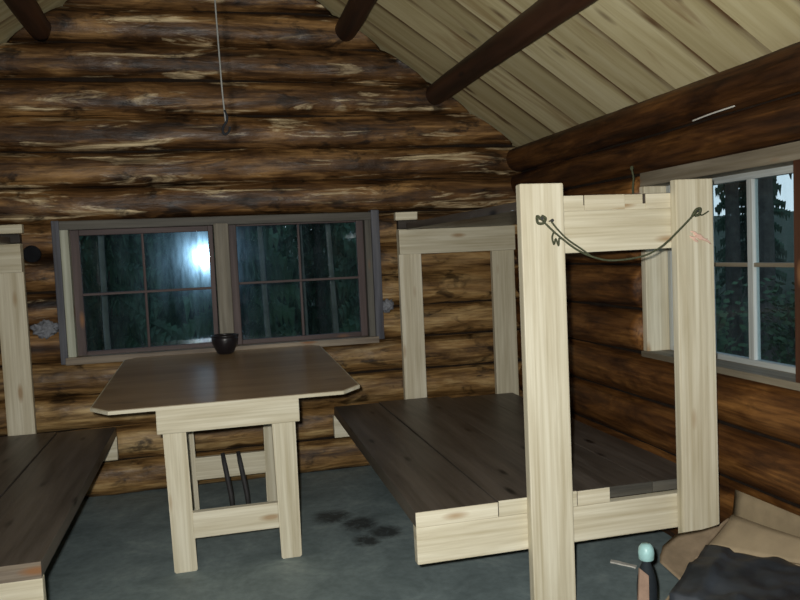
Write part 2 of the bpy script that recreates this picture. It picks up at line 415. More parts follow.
# --- right wall with the side window's opening
SY0, SY1, SZ0, SZ1 = 1.20, 3.345, .845, 1.730
rseams = [-.02, .17, .39, .617, .845, 1.065, 1.29, 1.52, 1.732, 1.905, 2.075]
def seg_right(k, z0, z1):
    zc = (z0 + z1) / 2
    if SZ0 < zc < SZ1: return [(YF, SY0), (SY1, YB + .12)]
    return [(YF, YB + .12)]
wall_right = struct(link('wall_right', logs_bm(rseams, lambda s, d, z: V((XR - .05 + d - (.03 if z > 1.905 else 0), s, z)), seg_right, sq=2.0, ovl=.972, lump=.75, seed=9., ds=.05), LOGR, None, True))
def core_side(x0, x1, holes):
    bm = bmesh.new()
    for (y0, y1, z0, z1) in holes:
        b2 = box_bm(x0, x1, y0, y1, z0, z1, 0)
        me = bpy.data.meshes.new('tmp'); b2.to_mesh(me); b2.free(); bm.from_mesh(me); bpy.data.meshes.remove(me)
    return bm
struct(link('trim_2', core_side(XR + .03, XR + .08, [(YF, YB, 0, SZ0 - .01), (YF, SY0 - .02, SZ0 - .01, SZ1 + .01), (SY1 + .05, YB, SZ0 - .01, SZ1 + .01), (YF, YB, SZ1 + .01, 2.06)]), CHINK, wall_right))
wall_left = struct(link('wall_left', logs_bm(rseams, lambda s, d, z: V((XL - d, s, z)), lambda *a: [(YF, YB + .12)], lump=.45, seed=19., ds=.06), LOGR, None, True))
struct(link('trim_3', core_side(XL - .13, XL - .08, [(YF, YB, 0, 2.06)]), CHINK, wall_left))
wall_front = struct(link('wall_front', logs_bm(bseams, lambda s, d, z: V((s, YF - d, z)), lambda *a: [(XL - .2, XR + .2)], clip=clip_gable, lump=.5, seed=29., ds=.1), LOGX, None, True))
# --- floor
floor = struct(link('floor', box_bm(XL - .2, XR + .2, YF - .2, YB + .2, -.06, 0, 0), FLOOR))
# --- ceiling: sloping planks laid over the round beams
def ceiling_bm():
    bm = bmesh.new()
    L = 2.35
    for side in (-1, 1):
        j = 0; y = 4.35 - 18 * PW
        while y < YB + .25:
            off = random.uniform(0, .0015)
            pts = []
            for (yy) in (y + .001, y + PW - .001):
                for (dx) in (0., L):
                    x = RX + side * dx; z = RZ - RS * dx + off
                    pts.append((x, yy, z))
            th = V((side * RS, 0, 1)).normalized() * .022
            lo = [bm.verts.new(p) for p in pts]; hi = [bm.verts.new(V(p) + th) for p in pts]
            for f in ((lo[0], lo[1], lo[3], lo[2]), (hi[0], hi[2], hi[3], hi[1]), (lo[0], hi[0], hi[1], lo[1]), (lo[2], lo[3], hi[3], hi[2]), (lo[1], hi[1], hi[3], lo[3]), (lo[0], lo[2], hi[2], hi[0])):
                bm.faces.new(f)
            y += PW; j += 1
    # the roofing above the planks
    for side in (-1, 1):
        pts = [(RX, YF - .3), (RX, YB + .4), (RX + side * L, YB + .4), (RX + side * L, YF - .3)]
        lo = [bm.verts.new((x, y, RZ - RS * abs(x - RX) + .034)) for x, y in pts]; hi = [bm.verts.new((x, y, RZ - RS * abs(x - RX) + .07)) for x, y in pts]
        bm.faces.new(lo); bm.faces.new(hi[::-1])
        for i in range(4): bm.faces.new((lo[i], lo[(i + 1) % 4], hi[(i + 1) % 4], hi[i]))
    bmesh.ops.recalc_face_normals(bm, faces=bm.faces); return bm
struct(link('ceiling', ceiling_bm(), CEIL))
# --- round roof beams running along the cabin
def beam(x, zc, r, seed, y1=YB + .1):
    bm = bmesh.new(); rings = []; n = 60; k = 20
    for i in range(n + 1):
        y = YF + (y1 - YF) * i / n; ring = []
        for j in range(k):
            th = 2 * pi * j / k
            f = 1 + .06 * noise.noise(V((y * 1.3, seed, 0))) + .06 * noise.noise(V((y * 4, seed, th)))
            ring.append(bm.verts.new((x + r * f * cos(th) + .02 * noise.noise(V((y * .5, seed, 4))), y, zc + r * f * sin(th))))
        rings.append(ring)
    for i in range(n):
        for j in range(k): bm.faces.new((rings[i][j], rings[i + 1][j], rings[i + 1][(j + 1) % k], rings[i][(j + 1) % k]))
    bm.faces.new(rings[0]); bm.faces.new(rings[-1][::-1])
    bmesh.ops.recalc_face_normals(bm, faces=bm.faces); return bm
RB = .068
def beam_z(x): return roof_z(x) - RB * sqrt(1 + RS * RS) + .004
for x, lab in ((1.50, 'dark round ceiling beam lowest on the right slope, nearest the right wall'),
               (.92, 'dark round ceiling beam high on the right slope, meeting the back wall right of the hanging wire'),
               (-.86, 'dark round ceiling beam in the top left corner, under the left slope')):
    o = link('ceiling_beam', beam(x, beam_z(x), RB, x * 7), PURLIN, None, True); place(o, (x, 2., beam_z(x)))
    tag(o, lab, 'ceiling beam', 'round beams under the ceiling planks')
struct(link('trim_4', beam(RX, RZ - RB - .045, RB, 3.3), PURLIN, None, True))
struct(link('trim_5', beam(-1.40, beam_z(-1.40), RB, 5.3), PURLIN, None, True))

# ------------------------------------------------------------------ back window (window_1)
GY = 4.925; K = GY / YB
def kx(x): return x * K
def kz(z): return 1.4 + (z - 1.4) * K
W1 = Thing('window_1', None, None, (.1, GY, .836), structure=True)
FY0, FY1 = 4.835, 5.02
lumber(W1, 'casing', 'z', WX0 - .012, -.838, FY0, FY1, .83, 1.675, NAVY, label='dark blue grey casing')
lumber(W1, 'jamb', 'z', -.840, -.790, FY0 + .012, FY1, .845, 1.64, PALE, label='pale green grey jamb strip')
lumber(W1, 'jamb', 'z', .985, 1.030, FY0 + .02, FY1, .85, 1.64, OLDP)
lumber(W1, 'casing', 'z', 1.025, WX1 + .012, FY0 - .004, FY1, .845, 1.682, NAVY, label='dark blue grey casing')
lumber(W1, 'head', 'x', -.84, 1.03, FY0 + .006, FY1, 1.620, 1.672, OLDP)
lumber(W1, 'sill', 'x', -.85, 1.04, FY0 - .02, FY1, .826, .868, SILL, label='worn tan sill board')
lumber(W1, 'mullion', 'z', .040, .128, FY0 + .004, FY1, .86, 1.63, TAN, label='wide tan centre post')
def sash(T, x0, x1, z0, z1, mx, mz, mats, st=(.05, .05), rail=(.03, .03), mw=.016):
    y0, y1 = GY - .02, GY + .02
    f = lumber(T, 'sash', 'z', x0, x0 + st[0], y0, y1, z0, z1, mats)
    lumber(T, 'stile', 'z', x1 - st[1], x1, y0, y1, z0, z1, mats, f)
    lumber(T, 'rail', 'x', x0 + st[0], x1 - st[1], y0, y1, z1 - rail[1], z1, mats, f)
    lumber(T, 'rail', 'x', x0 + st[0], x1 - st[1], y0, y1, z0, z0 + rail[0], mats, f)
    lumber(T, 'muntin', 'z', mx - mw / 2, mx + mw / 2, y0 + .006, y1 - .006, z0 + rail[0], z1 - rail[1], mats, f, bev=.003)
    lumber(T, 'muntin', 'x', x0 + st[0], x1 - st[1], y0 + .004, y1 - .004, mz - mw / 2, mz + mw / 2, mats, f, bev=.003)
    T.add('glass_pane', box_bm(x0 + st[0] * .5, x1 - st[1] * .5, GY - .002, GY + .002, z0 + rail[0] * .5, z1 - rail[1] * .5, 0), GLASS_B, f)
sash(W1, -.795, .035, .862, 1.622, kx(-.378), kz(1.236), MAUVE, (.052, .030), (.030, .036), .014)
sash(W1, .130, .985, .866, 1.636, kx(.556), kz(1.254), MAUVE, (.048, .045), (.030, .026), .016)

# ------------------------------------------------------------------ side window (window_2)
GX = 2.18
W2 = Thing('window_2', None, None, (GX, 2.3, SZ0), structure=True)
lumber(W2, 'head', 'y', 2.045, 2.22, 1.1, 3.340, 1.664, 1.732, GREYB, label='grey rough hewn head board')
lumber(W2, 'sill', 'y', 2.030, 2.22, 1.1, 3.340, .838, .868, GREYB, label='grey brown sill board')
lumber(W2, 'jamb', 'z', 2.042, 2.22, 3.300, 3.342, .866, 1.666, PINE, label='new pale pine jamb')
lumber(W2, 'jamb', 'z', 2.042, 2.22, 1.17, 1.21, .866, 1.666, REDB)
lumber(W2, 'mullion', 'z', 2.035, 2.22, 2.20, 2.328, .866, 1.666, REDB, label='red brown centre post')
def side_sash(y0, y1, ms):
    x0, x1 = GX - .02, GX + .02
    f = lumber(W2, 'sash', 'z', x0, x1, y0, y0 + .05, .866, 1.666, PAINT)
    lumber(W2, 'stile', 'z', x0, x1, y1 - .032, y1, .866, 1.666, PAINT, f)
    lumber(W2, 'rail', 'y', x0, x1, y0 + .05, y1 - .032, 1.636, 1.666, PAINT, f)
    lumber(W2, 'rail', 'y', x0, x1, y0 + .05, y1 - .032, .866, .892, PAINT, f)
    for my in ms: lumber(W2, 'muntin', 'z', x0 + .004, x1 - .004, my - .017, my + .017, .885, 1.64, PAINT, f, bev=.003)
    lumber(W2, 'muntin', 'y', x0 + .008, x1 - .008, y0 + .05, y1 - .032, 1.276, 1.294, GREYB, f, bev=.003)
    W2.add('glass_pane', box_bm(GX - .002, GX + .002, y0 + .03, y1 - .03, .875, 1.65, 0), GLASS_R, f)
side_sash(2.332, 3.30, (2.718, 3.005))

side_sash(1.21, 2.20, (1.55, 1.87))

# ------------------------------------------------------------------ bunk beds
def bunk(name, label, mirror):
    ox = 1.35 if not mirror else -1.32
    T = Thing(name, label, 'bunk bed', (ox, 3.65, 0), 'pine bunk beds')
    def fx(a, b, m):
        if not mirror: return a, b
        return tuple(sorted((m - a, m - b)))
    def L(n, ax, x0, x1, *r, **k):
        up = n in ('post', 'block', 'cross_board', 'batten') or (len(r) > 2 and r[2] > 1)
        a, b = fx(x0, x1, .152 if up else .09); return lumber(T, n, ax, a, b, *r, **k)
    def nails(post, pts, y):
        for (x, z) in pts:
            bm = bmesh.new(); q = x if not mirror else .09 - x
            tube_into(bm, [(q, y + .02, z), (q, y - .022, z + .004), (q, y - .024, z + .004), (q, y - .028, z + .004)], [.0028, .0028, .006, .006], 8)
            T.add('nail', bm, NAIL, post)
    # near posts in front of the end beams
    lean = 0
    p1 = L('post', 'z', 1.106, 1.276, 2.595, 2.635, 0, 1.628)
    p2 = L('post', 'z', 1.742, 1.906, 2.595, 2.635, 0, 1.632)
    if not mirror:
        nails(p1, ((1.176, 1.497), (1.215, 1.488)), 2.595); nails(p2, ((1.817, 1.505),), 2.595)
        bm = bmesh.new(); rr = random.Random(5)
        for (xa, za, xb, zb) in ((1.800, 1.430, 1.862, 1.405), (1.806, 1.412, 1.880, 1.398), (1.815, 1.422, 1.890, 1.380), (1.798, 1.418, 1.835, 1.388)):
            tube_into(bm, [(xa + (xb - xa) * t / 6 + rr.uniform(-.003, .003), 2.5945, za + (zb - za) * t / 6 + rr.uniform(-.004, .004)) for t in range(7)], [.001, .004, .005, .006, .005, .004, .001], 6)
        T.add('chalk_mark', bm, CHALK, p2, True, 'faint red chalk mark')
    # far posts behind the end beams
    L('post', 'z', 1.176, 1.325, 4.742, 4.782, 0, 1.548)
    L('post', 'z', 1.806, 1.962, 4.742, 4.782, 0, 1.548)
    # lower frame
    L('end_beam', 'x', .672, 1.903, 2.637, 2.677, .262, .402)
    L('end_beam', 'x', .672 if mirror else .700, 1.965, 4.700, 4.740, .262, .402)
    L('side_beam', 'y', 1.860, 1.900, 2.68, 4.698, .262, .402)
    widths = [(.672, .989, 2.636, .458), (.993, 1.311, 2.637, .462), (1.315, 1.450, 2.638, .460), (1.454, 1.660, 2.679, .446), (1.664, 1.900, 2.681, .444)]
    for i, (a, b, y0, zt) in enumerate(widths):
        pl = L('deck_plank', 'y', a, b, y0, 4.706, .403, zt, mats=DECK, bev=.003)
        if i == 0 and not mirror:
            for v in pl.data.vertices:
                if v.co.y > .5 and v.co.x + ox < .8: v.co.x += .034
        if not mirror or True:
            # bare sawn end, with the stain stopping short of it
            e = L('plank_end', 'x', a, b, y0 - .004, y0 + .001, .403, zt, parent=pl, mats=(SILL if mirror else (PINE if i < 3 else OLDP)), bev=.001, warp=0, label='bare sawn end')  # shade put into the colour: brown left ends, grey recessed ends
    # upper frame
    L('end_beam', 'x', 1.125, 1.903, 2.637, 2.677, 1.370, 1.526)
    L('end_beam', 'x', 1.174, 1.957, 4.700, 4.740, 1.386, 1.545)
    up = [(1.225, 1.374, 2.636), (1.378, 1.545, 2.634), (1.549, 1.634, 2.655), (1.638, 1.905, 2.638)]
    for a, b, y0 in up:
        pl = L('deck_plank', 'y', a, b, y0, 4.715, 1.5465, 1.585, mats=DECK, bev=.003)
        L('plank_end', 'x', a, b, y0 - .004, y0 + .001, 1.5275, 1.583, parent=pl, mats=PINE if y0 < 2.66 else GREYB, bev=.001, warp=0, label='bare sawn end')
    L('batten', 'x', 1.225, 1.903, 2.640, 2.676, 1.5265, 1.5455, mats=PINE, bev=.002)
    L('cross_board', 'x', 1.176, 1.948, 4.7165, 4.770, 1.549, 1.603, mats=DECKX, label='dark board lying on the far beam')
    L('block', 'x', 1.160, 1.303, 4.715, 4.765, 1.6045, 1.655, label='pale offcut block')
    return T
BR = bunk('bunk_bed', 'pine bunk bed on the right, with a rope strung between its two tall near posts', False)
BL = bunk('bunk_bed', 'pine bunk bed at the left edge, its dark deck cut off by the photo edge', True)

# rope strung between the nails of the right bunk
def rope_bm():
    bm = bmesh.new(); Y = 2.578
    a = [(1.176, Y - .004, 1.497), (1.205, Y - .006, 1.466), (1.249, Y - .008, 1.427), (1.307, Y - .008, 1.384), (1.367, Y - .008, 1.355), (1.448, Y - .008, 1.336), (1.573, Y - .008, 1.345), (1.659, Y - .008, 1.379), (1.738, Y - .008, 1.440), (1.790, Y - .006, 1.484), (1.817, Y - .004, 1.505)]
    tube_into(bm, spline(a, 6), .0038, 8)
    b = [(1.215, Y - .002, 1.488), (1.240, Y, 1.458), (1.280, Y + .002, 1.420), (1.330, Y, 1.385), (1.367, Y - .004, 1.357)]
    tube_into(bm, spline(b, 6), .0034, 8)
    c = [(1.176, Y - .005, 1.497), (1.158, Y - .006, 1.509), (1.160, Y - .006, 1.485), (1.180, Y - .006, 1.483), (1.190, Y - .006, 1.500), (1.176, Y - .005, 1.510)]
    tube_into(bm, spline(c, 6), .005, 8)
    d = [(1.222, Y - .006, 1.452), (1.212, Y - .010, 1.430), (1.218, Y - .010, 1.405), (1.226, Y - .010, 1.425), (1.236, Y - .010, 1.400), (1.240, Y - .008, 1.425), (1.250, Y - .006, 1.424)]
    tube_into(bm, spline(d, 5), .0032, 7)
    e = [(1.795, Y - .006, 1.488), (1.808, Y - .012, 1.512), (1.826, Y - .012, 1.516), (1.822, Y - .010, 1.495), (1.806, Y - .008, 1.490)]
    tube_into(bm, spline(e, 5), .0055, 7)
    tube_into(bm, spline([(1.822, Y - .006, 1.498), (1.845, Y + .004, 1.492), (1.875, Y + .006, 1.506)], 5), .003, 6)
    return bm
o = link('rope', rope_bm(), ROPE, None, True); place(o, (1.448, 2.57, 1.336))
tag(o, 'thin grey green rope sagging between nails on the two near bunk posts', 'rope')

# ------------------------------------------------------------------ trestle table
TB = Thing('trestle_table', 'small trestle table with brown top and pale pine legs under the back window', 'table', (.05, 4.0, 0))
yN, yFar = 3.475, 4.815
def topz(y): return .752 + (y - yN) / (yFar - yN) * .068
tp = [(-.455, yN), (.565, yN), (.660, yN + .10), (.645, yFar - .05), (.600, yFar), (-.455, yFar), (-.515, yFar - .05), (-.540, yN + .10)]
TB.add('tabletop', prism_bm(tp, [topz(y) + .009 for x, y in tp], [topz(y) + .024 for x, y in tp], .003), TOPM)
# bare edge band round the sheet
def band_bm():
    bm = bmesh.new(); c = V((.06, 4.1, 0)); n = len(tp)
    o = [V((x, y, 0)) + (V((x, y, 0)) - c).normalized() * .006 for x, y in tp]
    i_ = [V((x, y, 0)) + (V((x, y, 0)) - c).normalized() * -.004 for x, y in tp]
    R = []
    for i, (x, y) in enumerate(tp):
        z = topz(y)
        R.append([bm.verts.new((o[i].x, o[i].y, z + .007)), bm.verts.new((o[i].x, o[i].y, z + .0215)), bm.verts.new((i_[i].x, i_[i].y, z + .0235)), bm.verts.new((i_[i].x, i_[i].y, z + .007))])
    for i in range(n):
        a, b = R[i], R[(i + 1) % n]
        for k in range(4): bm.faces.new((a[k], b[k], b[(k + 1) % 4], a[(k + 1) % 4]))
    bmesh.ops.recalc_face_normals(bm, faces=bm.faces); return bm
TB.add('edge_band', band_bm(), PINE['x'], label='pale bare edge of the tabletop')
lumber(TB, 'apron', 'x', -.265, .362, 3.487, 3.527, .648, .758)
def leg(x0t, x1t, x0b, x1b, y0, y1, zt):
    pts = [(x0b, y0), (x1b, y0), (x1b, y1), (x0b, y1)]
    bm = prism_bm(pts, [0] * 4, [zt] * 4, 0)
    for v in bm.verts:
        if v.co.z > .3: v.co.x += (x0t - x0b) if abs(v.co.x - x0b) < 1e-4 else (x1t - x1b)
    bmesh.ops.bevel(bm, geom=list(bm.edges), offset=.005, segments=2, affect='EDGES')
    TB.add('leg', bm, PINE['z'])
leg(-.246, -.146, -.231, -.130, 3.530, 3.570, .748)
leg(.236, .346, .250, .344, 3.530, 3.570, .748)
lumber(TB, 'stretcher', 'x', -.139, .246, 3.533, 3.567, .150, .270)
lumber(TB, 'apron', 'x', -.265, .362, 4.443, 4.483, .690, .792)
leg(-.240, -.145, -.236, -.131, 4.40, 4.44, .795)
leg(.250, .346, .245, .344, 4.40, 4.44, .795)
lumber(TB, 'stretcher', 'x', -.140, .250, 4.403, 4.437, .172, .300)
lumber(TB, 'rail', 'y', .030, .070, 3.571, 4.440, .640, .745)
# two dark sticks leaning on the far stretcher
for dx, lab in ((.0, 'thin dark stick leaning under the table, the left one of the pair'), (.086, 'thin dark stick leaning under the table, the right one of the pair')):
    bm = bmesh.new()
    tube_into(bm, [(.052 + dx, 4.27, .0), (.045 + dx, 4.295, .1), (.020 + dx, 4.365, .26), (.012 + dx, 4.386, .318)], [.013, .014, .014, .011], 10)
    o = link('stick', bm, STICK, None, True); place(o, (.052 + dx, 4.27, 0)); tag(o, lab, 'stick', 'dark sticks under the table')

# mug on the table
zt = topz(4.70) + .0285
M = Thing('pot', 'small dark pot standing at the back of the table under the window post', 'pot', (.066, 4.70, zt))
M.add('body', lathe_bm([(.0, .002), (.040, 0), (.048, .006), (.062, .035), (.074, .062), (.078, .088), (.076, .108), (.070, .108), (.071, .088), (.056, .035), (.040, .012), (.0, .010)], 28, (.066, 4.70, zt)), CUPM, None, True)
M.add('rim', lathe_bm([(.074, .104), (.080, .104), (.082, .109), (.080, .114), (.074, .114), (.071, .109), (.074, .104)], 28, (.066, 4.70, zt)), CUPM, None, True)

# hanging wire with hook
Hg = Thing('hanging_wire', 'grey wire with a bent hook hanging from the roof ridge', 'wire', (.066, 2.5, 3.34))
bm = bmesh.new(); tube_into(bm, spline([(.056, 2.5, 3.345), (.062, 2.5, 2.7), (.066, 2.5, 2.25), (.070, 2.5, 2.03), (.0725, 2.5, 1.93), (.076, 2.5, 1.86), (.0775, 2.5, 1.835)], 8), .0027, 8)
Hg.add('strand', bm, WIRE, None, True)
bm = bmesh.new(); tube_into(bm, spline([(.076, 2.5, 1.872), (.083, 2.497, 1.850), (.079, 2.496, 1.834), (.070, 2.497, 1.822), (.067, 2.499, 1.806), (.074, 2.501, 1.797), (.086, 2.5, 1.806), (.090, 2.498, 1.820)], 6), .0036, 8)
Hg.add('hook', bm, BLACKM, None, True)

# cord by the side window, dark cap, insulation tufts, white caulk
bm = bmesh.new(); tube_into(bm, spline([(1.955, 3.255, 1.752), (1.95, 3.25, 1.742), (1.956, 3.247, 1.70), (1.950, 3.245, 1.64), (1.957, 3.243, 1.56), (1.962, 3.244, 1.50)], 6), [.008] * 7 + [.0045] * 24, 8)
o = link('cord', bm, ROPE, None, True); place(o, (1.955, 3.25, 1.75)); tag(o, 'short dark cord hanging at the left end of the side window head', 'cord')
bm = bmesh.new()
prof = [(0, 0.0), (.046, .0), (.050, .004), (.050, .022), (.046, .026), (.030, .022), (0, .022)]
bm = lathe_bm(prof, 24)
bmesh.ops.rotate(bm, verts=bm.verts, matrix=Matrix.Rotation(radians(90), 3, 'X'), cent=(0, 0, 0))
o = link('metal_cap', bm, BLACKM, None, True); o.location = (-.995, 4.865, 1.488); tag(o, 'round black cap fixed to the logs left of the back window', 'cap')
def tuft(seed, s):
    bm = bmesh.new(); bmesh.ops.create_icosphere(bm, subdivisions=4, radius=1)
    for v in bm.verts:
        f = 1 + .55 * noise.noise(v.co * 2.1 + V((seed, 0, 0))) + .3 * noise.noise(v.co * 6 + V((seed, 3, 0)))
        v.co = V((v.co.x * s[0] * f, v.co.y * s[1] * f, v.co.z * s[2] * f))
    return bm
for (x, z, s, lab) in ((-.958, 1.042, (.068, .03, .050), 'pale tuft of insulation between logs left of the back window'),
                       (1.113, 1.058, (.040, .03, .040), 'pale tuft of insulation between logs right of the back window')):
    o = link('insulation_tuft', tuft(x * 9, s), TUFT, None, True); o.location = (x, 4.862, z); tag(o, lab, 'insulation', 'insulation tufts in the back wall')
bm = bmesh.new(); tube_into(bm, spline([(1.962, 2.80, 1.886), (1.958, 2.67, 1.892), (1.960, 2.53, 1.896)], 8), [.001] + [.0034] * 15 + [.001], 8)  # thin white strip along the seam of the top logs
o = link('white_strip', bm, SLIVER, None, True); place(o, (1.958, 2.67, 1.892)); tag(o, 'short white strip between the two top logs of the right wall', 'sliver')

# ------------------------------------------------------------------ cardboard box with open flaps, bag, bottle
BC = V((1.587, 2.242, 0)); e1 = V((.195, -.214, 0)).normalized(); e2 = V((-.23, -.196, 0)).normalized()
L1, L2, BH = .46, .47, .345
up = V((0, 0, 1))
CB = Thing('cardboard_box', 'open cardboard box with raised flaps in the bottom right corner, full of dark plastic', 'box', BC + e1 * L1 / 2 + e2 * L2 / 2)
c0, c1, c2, c3 = BC, BC + e1 * L1, BC + e1 * L1 + e2 * L2, BC + e2 * L2
def side(a, b, nm='side_panel'):
    return CB.add(nm, sheet_bm([a + up * .004, b + up * .004, b + up * BH, a + up * BH], 8, 6, .006, .004, 5), CARD)
side(c0, c1); s2 = side(c3, c0); side(c1, c2); side(c2, c3)
CB.add('bottom_panel', sheet_bm([c0 + up * .005, c1 + up * .005, c2 + up * .005, c3 + up * .005], 4, 4, .006), CARD)
o1 = -e2; o2 = -e1       # outward from the back sides
def flap(pts_in, pts_out, mat, seed):
    """flap from its hinge line to its outer edge, both given as polylines"""
    bm = bmesh.new(); n = 12; m = 6; A = []
    def at(pl, t):
        f = t * (len(pl) - 1); i = min(int(f), len(pl) - 2); return V(pl[i]).lerp(V(pl[i + 1]), f - i)
    T_, B_ = [], []
    a0, a1 = V(pts_in[0]), V(pts_in[-1]); nrm = (a1 - a0).cross(V(pts_out[0]) - a0).normalized()
    for i in range(n + 1):
        r1, r2 = [], []
        for j in range(m + 1):
            p = at(pts_in, i / n).lerp(at(pts_out, i / n), j / m)
            p = p + nrm * (.010 * noise.noise(p * 7 + V((seed, 0, 0))) * (j / m))
            r1.append(bm.verts.new(p + nrm * .003)); r2.append(bm.verts.new(p - nrm * .003))
        T_.append(r1); B_.append(r2)
    for i in range(n):
        for j in range(m):
            bm.faces.new((T_[i][j], T_[i + 1][j], T_[i + 1][j + 1], T_[i][j + 1])); bm.faces.new((B_[i][j], B_[i][j + 1], B_[i + 1][j + 1], B_[i + 1][j]))
        bm.faces.new((T_[i][0], B_[i][0], B_[i + 1][0], T_[i + 1][0])); bm.faces.new((T_[i][m], T_[i + 1][m], B_[i + 1][m], B_[i][m]))
    for j in range(m):
        bm.faces.new((T_[0][j], T_[0][j + 1], B_[0][j + 1], B_[0][j])); bm.faces.new((T_[n][j], B_[n][j], B_[n][j + 1], T_[n][j + 1]))
    bmesh.ops.recalc_face_normals(bm, faces=bm.faces)
    CB.add('flap', bm, mat, None, True, None)
z = BH + .002
flap([c0 + up * z, c0 + e2 * .30 + up * z], [(1.751, 2.312, .418), (1.675, 2.275, .408), (1.605, 2.279, .396), (1.515, 2.289, .386), (1.425, 2.246, .376), (1.385, 2.196, .366), (1.363, 2.156, .358)], CARDE, 4.)
flap([c1 + up * z, c0 + up * z], [(1.93, 1.95, .395), (1.85, 2.05, .402), (1.80, 2.17, .410), (1.751, 2.312, .418)], CARD, 7.)
o = link('cardboard_sheet', sheet_bm([(1.925, 2.597, .004), (1.925, 1.62, .004), (1.986, 1.62, .410), (1.984, 2.597, .398)], 20, 10, .006, .008, 2.5, 8.), CARD, None, True)
place(o, (1.925, 2.1, .004)); tag(o, 'flat sheet of cardboard leaning on the right wall behind the open box', 'cardboard')
def bag_bm():
    bm = bmesh.new(); n = 30; R = []
    for i in range(n + 1):
        row = []
        for j in range(n + 1):
            u, w = i / n, j / n
            p = c0 + e1 * (.012 + (L1 - .024) * u) + e2 * (.012 + (L2 - .024) * w)
            edge = min(u, 1 - u, w, 1 - w)
            h = BH + .010 + .010 * min(1, edge * 6) + .014 * noise.noise(p * 7) + .009 * noise.noise(p * 19) + .012 * abs(noise.noise(p * 11 + V((3, 3, 3))))
            if edge == 0: h = .012
            elif u < .17: p = p - e1 * .022 * (1 - u / .17); h += .012
            row.append(bm.verts.new(p + up * h))
        R.append(row)
    for i in range(n):
        for j in range(n): bm.faces.new((R[i][j], R[i + 1][j], R[i + 1][j + 1], R[i][j + 1]))
    b = [R[0][0], R[0][n], R[n][n], R[n][0]]
    bmesh.ops.holes_fill(bm, edges=bm.edges, sides=0)
    bmesh.ops.recalc_face_normals(bm, faces=bm.faces); return bm
o = link('plastic_bag', bag_bm(), BAG, None, True); place(o, c0 + e1 * L1 / 2 + e2 * L2 / 2 + up * .012)
tag(o, 'rumpled dark plastic bag filling the open cardboard box', 'bag')
bx, by = 1.388, 2.285
BT = Thing('bottle', 'dark bottle with a pale cyan cap beside the cardboard box', 'bottle', (bx, by, 0))
BT.add('body', lathe_bm([(0, .003), (.030, 0), (.034, .006), (.034, .225), (.031, .255), (.022, .290), (.015, .306), (.015, .330), (0, .330)], 28, (bx, by, 0)), BOTT, None, True)
BT.add('cap', lathe_bm([(0, .318), (.022, .318), (.026, .322), (.027, .345), (.024, .362), (.016, .372), (0, .374)], 20, (bx, by, 0)), CYAN, None, True, 'pale cyan cap')
bm = sheet_bm([(1.300, 2.225, .0), (1.345, 2.215, .0), (1.366, 2.240, .285), (1.336, 2.245, .312)], 3, 8, .012, .006, 6., 2.)
o = link('wood_offcut', bm, PINKL, None, False); place(o, (1.32, 2.22, 0)); tag(o, 'thin pinkish wood offcut standing against the dark bottle', 'wood offcut')
bm = sheet_bm([(1.630, 2.975, .001), (1.700, 2.885, .001), (1.715, 2.900, .001), (1.645, 2.995, .001)], 6, 2, .006, .003, 20., 2.)
bmesh.ops.translate(bm, verts=bm.verts, vec=(0, 0, .004))
o = link('wood_splinter', bm, SLIVER, None, False); place(o, (1.67, 2.94, 0)); tag(o, 'pale splinter lying on the floor beneath the right bunk', 'splinter')

# ------------------------------------------------------------------ the forest outside
def ground_z(x, y):
    if -3 < x < 3.2 and -2 < y < 6: return -.25
    d = sqrt(x * x + (y - 2) ** 2)
    return -.25 + min(1, max(0, d - 4) / 4) * .2 * noise.noise(V((x * .3, y * .3, 0))) + max(0, d - 9) * .045
def ground_bm():
    bm = bmesh.new(); n = 90; R = []
    for i in range(n + 1):
        row = []
        for j in range(n + 1):
            u, w = 2 * i / n - 1, 2 * j / n - 1
            x, y = 90 * u * (.25 + .75 * abs(u)), 2 + 90 * w * (.25 + .75 * abs(w))
            row.append(bm.verts.new((x, y, ground_z(x, y))))
        R.append(row)
    for i in range(n):
        for j in range(n): bm.faces.new((R[i][j], R[i + 1][j], R[i + 1][j + 1], R[i][j + 1]))
    return bm
struct(link('ground', ground_bm(), MOSS, None, True))
def spruce_meshes(seed, H, R, low):
    rnd = random.Random(seed)
    bt = bmesh.new(); tube_into(bt, [(0, 0, -.4), (0, 0, .1), (.02, .01, H * .5), (0, 0, H)], [R * .085 + .05, R * .075 + .04, R * .05, .01], 10)
    bf = bmesh.new(); z = low
    while z < H * .98:
        t = (z - low) / (H - low); rad = R * (1 - t) ** .8 * rnd.uniform(.75, 1.05) + .1
        nb = rnd.randint(5, 7); a0 = rnd.uniform(0, 6.28)
        for b in range(nb):
            a = a0 + 2 * pi * b / nb + rnd.uniform(-.3, .3); L = rad * rnd.uniform(.7, 1.1)
            d = V((cos(a), sin(a), 0)); s = V((-sin(a), cos(a), 0)); droop = rnd.uniform(.15, .5)
            m = max(5, int(L / .055))
            for q in range(m):
                f = (q + .6) / m; p = d * L * f + V((0, 0, z - droop * L * f * f))
                w = .26 * L * (1.05 - f) * rnd.uniform(.5, 1.2) + .035
                for sg in (-1, 1):
                    tip = p + s * sg * w + d * w * .6 + V((0, 0, rnd.uniform(-.12, -.02)))
                    k = V((0, 0, .03)) + d * .05
                    bf.faces.new((bf.verts.new(p - d * .05), bf.verts.new(p + k), bf.verts.new(tip)))
                    t2 = p + s * sg * w * .5 + d * .03 + V((0, 0, -rnd.uniform(.1, .25)))
                    bf.faces.new((bf.verts.new(p - d * .04), bf.verts.new(p + d * .05 + s * sg * w * .4), bf.verts.new(t2)))
        z += rnd.uniform(.14, .22)
    out = []
    for nm, b_, mt in (('trunk', bt, BARK), ('foliage', bf, NEEDLE)):
        me = bpy.data.meshes.new(nm); b_.normal_update(); b_.to_mesh(me); b_.free(); me.materials.append(mt); out.append(me)
    return out
